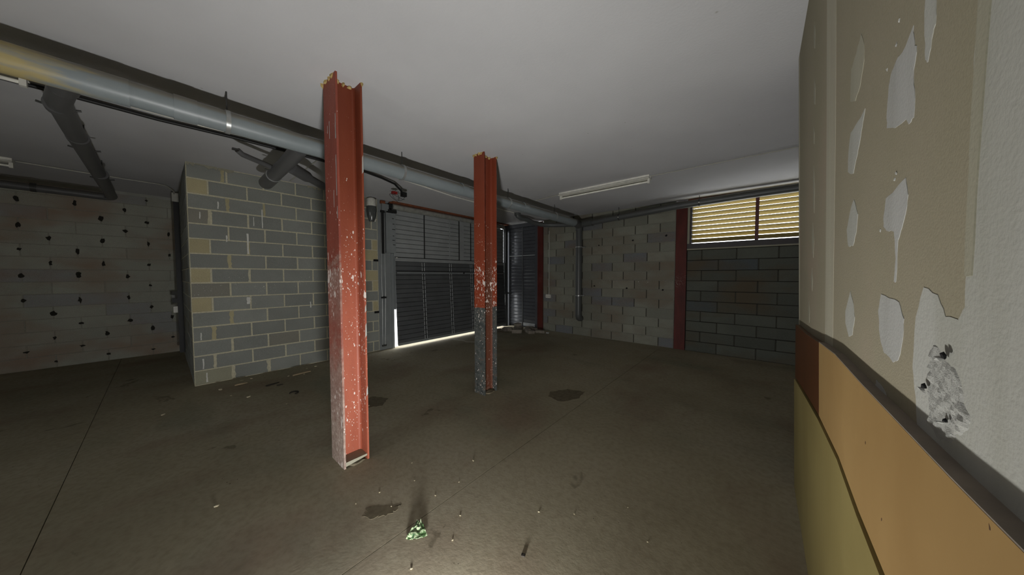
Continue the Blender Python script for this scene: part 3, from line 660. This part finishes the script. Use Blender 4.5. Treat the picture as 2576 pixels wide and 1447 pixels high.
# wall downpipe and pipe along the far wall
vp = empty('drain_pipe', (-3.44, 6.64, 1.6), label='grey vertical downpipe on the far block wall, ending in mid air', cat='pipe')
P(MB().tube([(-3.44, 6.64, 2.80), (-3.44, 6.64, .56), (-3.44, 6.645, .50), (-3.44, 6.67, .455), (-3.44, 6.71, .44), (-3.44, 6.76, .435)], .078, 28).build('pipe_run', 'pipe_wall', vp), vp)
for z in (2.20, 1.01):
    cl = P(MB().tube([(-3.44, 6.64, z - .012), (-3.44, 6.64, z + .012)], .085, 28).build('clamp', 'galv', vp), vp)
    box('clamp_ear', 'galv', cl, -3.56, -3.32, 6.70, 6.76, z - .012, z + .012)
P(MB().tube([(XM, 6.25, ZM - .012), (XM - .02, 6.48, ZM - .015), (-3.44, 6.62, ZM - .02)], .092, 28).build('elbow', 'pipe_dark', vp), vp)
P(MB().tube([(-3.44, 6.64, 2.60), (-3.44, 6.64, 2.83)], .089, 28).build('socket', 'pipe_wall', vp), vp)
hp = empty('drain_pipe', (-1.4, 6.55, 2.83), label='grey pipe running along the top of the far wall and over the louvre window', cat='pipe')
P(MB().tube([(-3.40, 6.62, 2.735), (-3.2, 6.57, 2.745), (-2.9, 6.55, 2.76), (-1.3, 6.55, 2.862), (0, 6.55, 2.892), (2.9, 6.55, 2.905)], .066, 24).build('pipe_run', 'pipe_wall', hp), hp)
P(MB().tube([(-3.42, 6.60, 2.745), (-3.22, 6.572, 2.75), (-3.05, 6.555, 2.752)], .082, 24).build('elbow', 'pipe_wall', hp), hp)
for x, z in ((-2.43, 2.79), (-.92, 2.872), (1.2, 2.9)):
    cl = P(MB().tube([(x - .012, 6.55, z), (x + .012, 6.55, z)], .072, 24).build('clamp', 'steel_dark', hp), hp)
    MB().tube([(x, 6.55, z + .06), (x, 6.52, 2.998)], .005, 8).build('hanger_rod', 'steel_dark', cl)
    MB().blob((x, 6.485, z - .01), .016, .012, .016, 2, .1).build('clamp_bolt', 'white_plastic', cl)
fb = empty('drain_pipe', (-4.2, 6.1, 2.85), label='small bent waste pipe from the ceiling above the side door to the main pipe', cat='pipe')
P(MB().tube([(-4.50, 5.55, 3.0), (-4.50, 5.55, 2.93), (-4.48, 5.66, 2.885), (-4.42, 5.82, 2.875), (-4.38, 5.98, 2.82), (-4.28, 6.25, 2.79), (-4.0, 6.45, 2.775), (-3.52, 6.52, 2.745)], .055, 20).build('pipe_run', 'pipe_wall', fb), fb)
P(MB().tube([(-4.50, 5.55, 2.94), (-4.50, 5.55, 2.999)], .075, 20).build('ceiling_ring', 'pipe_wall', fb), fb)
P(MB().tube([(-4.25, 6.29, 2.788), (-4.12, 6.38, 2.78)], .062, 20).build('collar', 'pipe_dark', fb), fb)

# ------------------------------------------------------------------ lamps, conduits, cables
def batten(loc, length, axis, label):
    root = empty('strip_lamp', loc, label=label, cat='lamp', group='fluorescent battens on the ceiling')
    L = length / 2
    def bx(nm, mat, l0, l1, w0, w1, z0, z1):
        return box(nm, mat, root, *((l0, l1, w0, w1) if axis == 'x' else (w0, w1, l0, l1)), z0, z1)
    bx('lamp_body', 'white_lamp', -L, L, -.055, .055, -.045, 0)
    bx('lamp_reflector', 'white_lamp', -L, L, -.085, .085, -.052, -.045)
    for s in (-1, 1): bx('tube_holder', 'white_plastic', s * L - (.03 if s > 0 else 0), s * L + (0 if s > 0 else .03), -.02, .02, -.115, -.052)
    p0, p1 = ((-L + .03, 0, -.09), (L - .03, 0, -.09)) if axis == 'x' else ((0, -L + .03, -.09), (0, L - .03, -.09))
    MB().tube([p0, p1], .013, 12).build('lamp_tube', 'tube', root)
    return root
batten((-2.08, 4.76, 3.0), 1.54, 'x', 'unlit white fluorescent batten across the ceiling towards the far wall')
batten((-4.17, -1.34, 3.0), 1.50, 'y', 'unlit white fluorescent batten beyond the stained end of the main pipe')
batten((-7.42, -1.95, 3.0), 1.54, 'y', 'unlit white fluorescent batten on the ceiling by the recess wall')
def run(name, pts, r, mat, label, cat, seg=8):
    return tag(MB().tube(pts, r, seg).build(name, mat), label, cat)
run('conduit', [(-3.45, 4.84, 2.99), (-2.86, 4.77, 2.99)], .010, 'conduit', 'thin grey conduit between the main pipe and the far fluorescent batten', 'conduit')
run('conduit', [(-1.31, 4.78, 2.991), (.6, 4.81, 2.991), (2.5, 4.81, 2.991)], .006, 'conduit', 'thin grey conduit leaving the far batten towards the right wall', 'conduit')
run('conduit', [(-7.45, -1.17, 2.985), (-7.50, -.67, 2.985), (-7.52, .02, 2.985), (-7.56, .10, 2.985), (-7.80, .19, 2.96), (-7.90, .195, 2.93)], .011, 'conduit', 'thin pale conduit from the left batten to the corner of the block pier', 'conduit')
wc = run('conduit', [(-4.24, -.58, 2.985), (-4.27, .3, 2.985), (-4.21, 1.0, 2.985), (-4.22, 2.09, 2.985), (-4.33, 2.82, 2.985), (-4.45, 3.6, 2.985), (-4.5, 5.4, 2.985)], .014, 'white_plastic', 'white conduit on the ceiling alongside the main pipe', 'conduit')
bc = empty('cable', (-4.3, .8, 2.96), label='thick black cable under the ceiling with bare wires hanging from its end', cat='cable')
P(MB().tube([(-4.33, -1.8, 2.965), (-4.34, -.386, 2.965), (-4.36, .035, 2.965), (-4.31, .582, 2.965), (-4.28, 1.063, 2.955), (-4.28, 1.9, 2.955), (-4.34, 2.15, 2.95), (-4.42, 2.40, 2.935), (-4.58, 2.60, 2.90), (-4.66, 2.66, 2.86)], .017, 10).build('sheath', 'black', bc), bc)
for k in range(3):
    a = random.uniform(0, 6); pts = []
    for i in range(14):
        t = i / 13; pts.append((-4.66 - .25 * math.sin(t * 3.1) * (.5 + .25 * k), 2.66 - .05 * t + .07 * math.sin(t * 6 + a), 2.87 - .05 * k * t - .09 * math.sin(t * 5 + k)))
    P(MB().tube(pts, .0035, 6).build('bare_wire', 'steel_dark', bc), bc)
P(box('connector', 'red_plastic', bc, -4.76, -4.70, 2.52, 2.60, 2.865, 2.905), bc); P(box('connector', 'black', bc, -4.68, -4.61, 2.64, 2.72, 2.83, 2.90), bc)
run('conduit', [(-5.72, 1.36, 2.992), (-4.40, 1.352, 2.992)], .008, 'conduit', 'short grey conduit on the ceiling behind the rounded branch pipe', 'conduit')
# black channel with sockets beside the pier
ch = empty('cable_channel', (-7.95, .215, 0), label='black vertical cable channel at the corner between recess and block pier', cat='cable channel')
P(MB().box(-7.98, -7.92, .180, .246, .12, 2.84).build('channel', 'black', ch), ch)
P(box('junction_box', 'conduit', ch, -7.99, -7.90, .165, .246, 2.80, 2.95), ch); P(box('junction_box', 'black', ch, -8.0, -7.91, .12, .18, 1.02, 1.10), ch)
def socket(loc, ax, label):
    root = empty('wall_socket', loc, label=label, cat='socket')
    d = (lambda a, b, c, e, f, g: (a, b, c, e, f, g))
    if ax == 'y':
        box('back_box', 'white_plastic', root, -.075, .075, -.04, 0, -.045, .045); fp = box('face_plate', 'white_lamp', root, -.068, .068, -.045, -.04, -.038, .038)
        for x in (-.03, .03): MB().tube([(x, -.0455, 0), (x, -.048, 0)], .018, 14).build('outlet', 'conduit', fp)
    else:
        box('back_box', 'white_plastic', root, -.04, .04, -.045, 0, -.055, .055); fp = box('face_plate', 'white_lamp', root, -.034, .034, -.05, -.045, -.048, .048)
        MB().tube([(0, -.05, 0), (0, -.053, 0)], .018, 14).build('outlet', 'conduit', fp)
socket((-4.385, YF - .003, .945), 'y', 'white double socket under a conduit on the far wall by the red post')
socket((-7.95, .178, .90), 'x', 'small white switch box on the black cable channel')
run('conduit', [(-4.375, YF - .014, .99), (-4.375, YF - .014, 2.70)], .011, 'conduit', 'pale vertical conduit down to the socket on the far wall', 'conduit')
# jar lamp by the door post
jl = empty('jar_lamp', (-5.72, 2.63, 2.85), label='smoked grey jar hanging under a white cap by the left door post', cat='lamp')
MB().tube([(0, 0, .13), (0, 0, .10), (0, 0, -.03)], .06, 24, radii=[.045, .085, .085]).build('cap', 'white_plastic', jl)
MB().tube([(0, 0, -.03), (0, 0, -.06), (0, 0, -.12), (0, 0, -.20), (0, 0, -.27), (0, 0, -.30), (0, 0, -.315)], .09, 24, radii=[.088, .092, .092, .082, .062, .050, .050]).build('jar', 'jar', jl)
box('bracket', 'white_plastic', jl, -.10, -.05, .06, .10, -.30, .12)

# ------------------------------------------------------------------ rubble and litter on the floor
def rough_brick(name, loc, sx, sy, sz, rz, rx, mat, label, cat, seed):
    bm = bmesh.new(); bmesh.ops.create_cube(bm, size=1); bmesh.ops.bevel(bm, geom=bm.edges[:], offset=.09, segments=1, affect='EDGES')
    rnd = random.Random(seed)
    for v in bm.verts: v.co = Vector(((v.co.x + rnd.uniform(-.05, .05)) * sx, (v.co.y + rnd.uniform(-.07, .07)) * sy, (v.co.z + rnd.uniform(-.04, .04)) * sz))
    me = bpy.data.meshes.new(name); bm.to_mesh(me); bm.free(); me.materials.append(M[mat])
    o = bpy.data.objects.new(name, me); COL.objects.link(o); o.rotation_euler = (rx, 0, rz)
    o.location = (loc[0], loc[1], 0)
    zmin = min((o.rotation_euler.to_matrix() @ v.co).z for v in me.vertices); o.location.z = loc[2] - zmin
    return tag(o, label, cat, 'broken blocks heaped before the side door')
RB = [((-5.20, 5.98, 0), .26, .13, .10, .5, 0, 'pale broken block at the near left end of the rubble by the side door'),
      ((-4.82, 5.92, 0), .27, .13, .10, .65, 0, 'pale broken block lying foremost in the rubble by the side door'),
      ((-5.04, 6.25, .0), .24, .14, .11, .3, .1, 'broken block in the second row of rubble, behind the two foremost blocks'),
      ((-4.68, 6.20, 0), .20, .12, .09, -.6, .3, 'tilted broken block in the middle of the rubble heap'),
      ((-4.52, 6.12, 0), .18, .11, .08, .9, .15, 'small broken block right of the middle of the rubble heap'),
      ((-4.40, 6.36, 0), .24, .11, .07, .45, 0, 'flat broken block at the right end of the rubble, by the red post'),
      ((-4.78, 6.42, 0), .22, .13, .12, .1, .0, 'broken block standing close to the right leaf of the side door'),
      ((-5.06, 6.25, .118), .20, .12, .08, -.4, .15, 'broken block lying on top of the rubble heap'),
      ((-4.60, 6.37, 0.0), .16, .11, .09, 1.2, .2, 'broken block against the foot of the side door frame'),
      ((-5.40, 5.84, 0), .15, .09, .06, 1.0, 0, 'little fragment at the left tip of the rubble, by the garage door')]
for i, (loc, a, b, c, rz, rx, lab) in enumerate(RB): rough_brick('broken_block', loc, a, b, c, rz, rx, 'brick', lab, 'rubble', i)
rough_brick('broken_block', (-4.20, 6.42, 0), .07, .05, .03, .3, 0, 'filler', 'white crumb of plaster at the foot of the far wall by the red post', 'rubble', 44)
# crumpled wrapper
vs_, fs, n = [], [], 11
for i in range(n):
    for j in range(n):
        u, v = i / (n - 1), j / (n - 1); k = 1 - .80 * v
        x = (u - .5) * .118 * k; y = v * .105 - .012 * (1 - abs(2 * u - 1))
        h = .007 + .012 * v + .014 * mnoise.noise(Vector((u * 5, v * 5, .7)))
        vs_.append((x, y, max(h, .002)))
for i in range(n - 1):
    for j in range(n - 1): fs.append((i * n + j, (i + 1) * n + j, (i + 1) * n + j + 1, i * n + j + 1))
wr_o = MB().add(vs_, fs).build('crumpled_wrapper', 'paper'); wr_o.location = (-1.468, .897, 0); wr_o.rotation_euler = (0, 0, R(50))
sm = wr_o.modifiers.new('thickness', 'SOLIDIFY'); sm.thickness = .002
tag(wr_o, 'crumpled green and white wrapper lying on the floor joint in the foreground', 'litter')
# sticks and scraps by the block wall
def stick(name, p0, p1, r, mat, label, cat):
    pts = [Vector(p0).lerp(Vector(p1), t) + Vector((0, 0, random.uniform(0, .003))) for t in (0, .35, .7, 1)]
    return tag(MB().tube(pts, r, 6, radii=[r, r * 1.1, r * .9, r * .6]).build(name, mat), label, cat)
stick('stick', (-5.42, .60, .012), (-5.42, .73, .012), .011, 'wood_stick', 'short pale stick on the floor at the left end of the block wall', 'stick')
stick('stick', (-5.30, 1.22, .012), (-5.33, 1.46, .012), .012, 'wood_stick', 'longer pale stick on the floor near the block wall, left of the near column', 'stick')
stick('stick', (-5.08, .87, .010), (-5.11, 1.02, .010), .009, 'dark_bit', 'dark twig on the floor in front of the block wall', 'stick')
stick('stick', (-5.00, .97, .008), (-4.99, 1.04, .008), .007, 'dark_bit', 'shorter dark twig beside the first dark twig', 'stick')
tag(MB().tube([(-4.52 + .05 * math.cos(a), 1.05 + .045 * math.sin(a), .009) for a in [k * .5 for k in range(10)]], .008, 6).build('wire_ring', 'dark_bit'), 'small black curl of wire on the floor left of the near column', 'wire')
tag(MB().tube([(-5.53, 4.35, .004), (-5.2, 4.45, .004), (-5.05, 4.40, .004), (-4.75, 4.62, .004), (-4.35, 4.75, .004)], .004, 6).build('wire', 'conduit'), 'thin pale wire trailing over the floor from the garage door', 'wire')
PEB = [(-5.376, .459, .028), (-5.60, .70, .022), (-5.62, .80, .02), (-4.795, .651, .020), (-5.02, .52, .012), (-5.35, 1.18, .015), (-5.58, 1.60, .018), (-5.55, 1.47, .015), (-5.28, 1.36, .012), (-4.88, -.03, .020),
       (-2.667, .188, .012), (-1.745, 1.585, .012), (-3.42, 1.50, .012), (-1.66, 1.16, .008), (-1.64, 1.35, .007), (-1.40, 1.16, .007), (-1.30, 1.02, .008), (-1.04, 1.50, .008), (-.86, 1.63, .007), (-1.33, .78, .008), (-1.15, .80, .009), (-1.05, .92, .007), (-1.80, .92, .008), (-1.98, .93, .008), (-2.0, .78, .007), (-.62, 1.9, .006), (-.45, 1.72, .006), (-2.1, 1.25, .007), (-1.9, 1.15, .007), (-4.2, .9, .010)]
pm = MB().blob((0, 0, .5), 1.3, .8, .55, 4, .25).mesh('pebble'); pm.materials.append(M['pebble'])
for i, (x, y, r) in enumerate(PEB):
    o = bpy.data.objects.new('pebble', pm); COL.objects.link(o); o.location = (x, y, 0); k = 1.0 if i < 11 else .72; o.scale = (r * k, r * k, r * k * .7); o.rotation_euler = (0, 0, i * 1.7)
    if i < 10: tag(o, 'pale pebble on the floor at the foot of the block wall', 'pebble', 'pebbles by the block wall')
    else: tag(o, 'tiny pale pebble lying loose on the open floor in front of the columns', 'pebble', 'loose pebbles on the open floor')
rough_brick('mortar_lump', (-.936, 1.205, 0), .02, .017, .007, .4, 0, 'dark_bit', 'dark lump of mortar on the floor in the right foreground', 'rubble', 71)
# damp stains and pits lying in the slab surface
def stain(pts, mat='stain'):
    MB().prism([(x, y, .0) for x, y in rag(pts, 6, .014)], (0, 0, .0012)).build('stain', mat, fl)
stain([(-1.90, .83), (-1.86, .76), (-1.79, .80), (-1.74, .90), (-1.76, .97), (-1.83, .90)])
stain([(-1.98, 3.05), (-1.78, 3.02), (-1.66, 3.25), (-1.70, 3.48), (-1.92, 3.42), (-2.05, 3.2)])
stain([(-3.62, 1.45), (-3.4, 1.42), (-3.3, 1.6), (-3.45, 1.75), (-3.65, 1.65)])
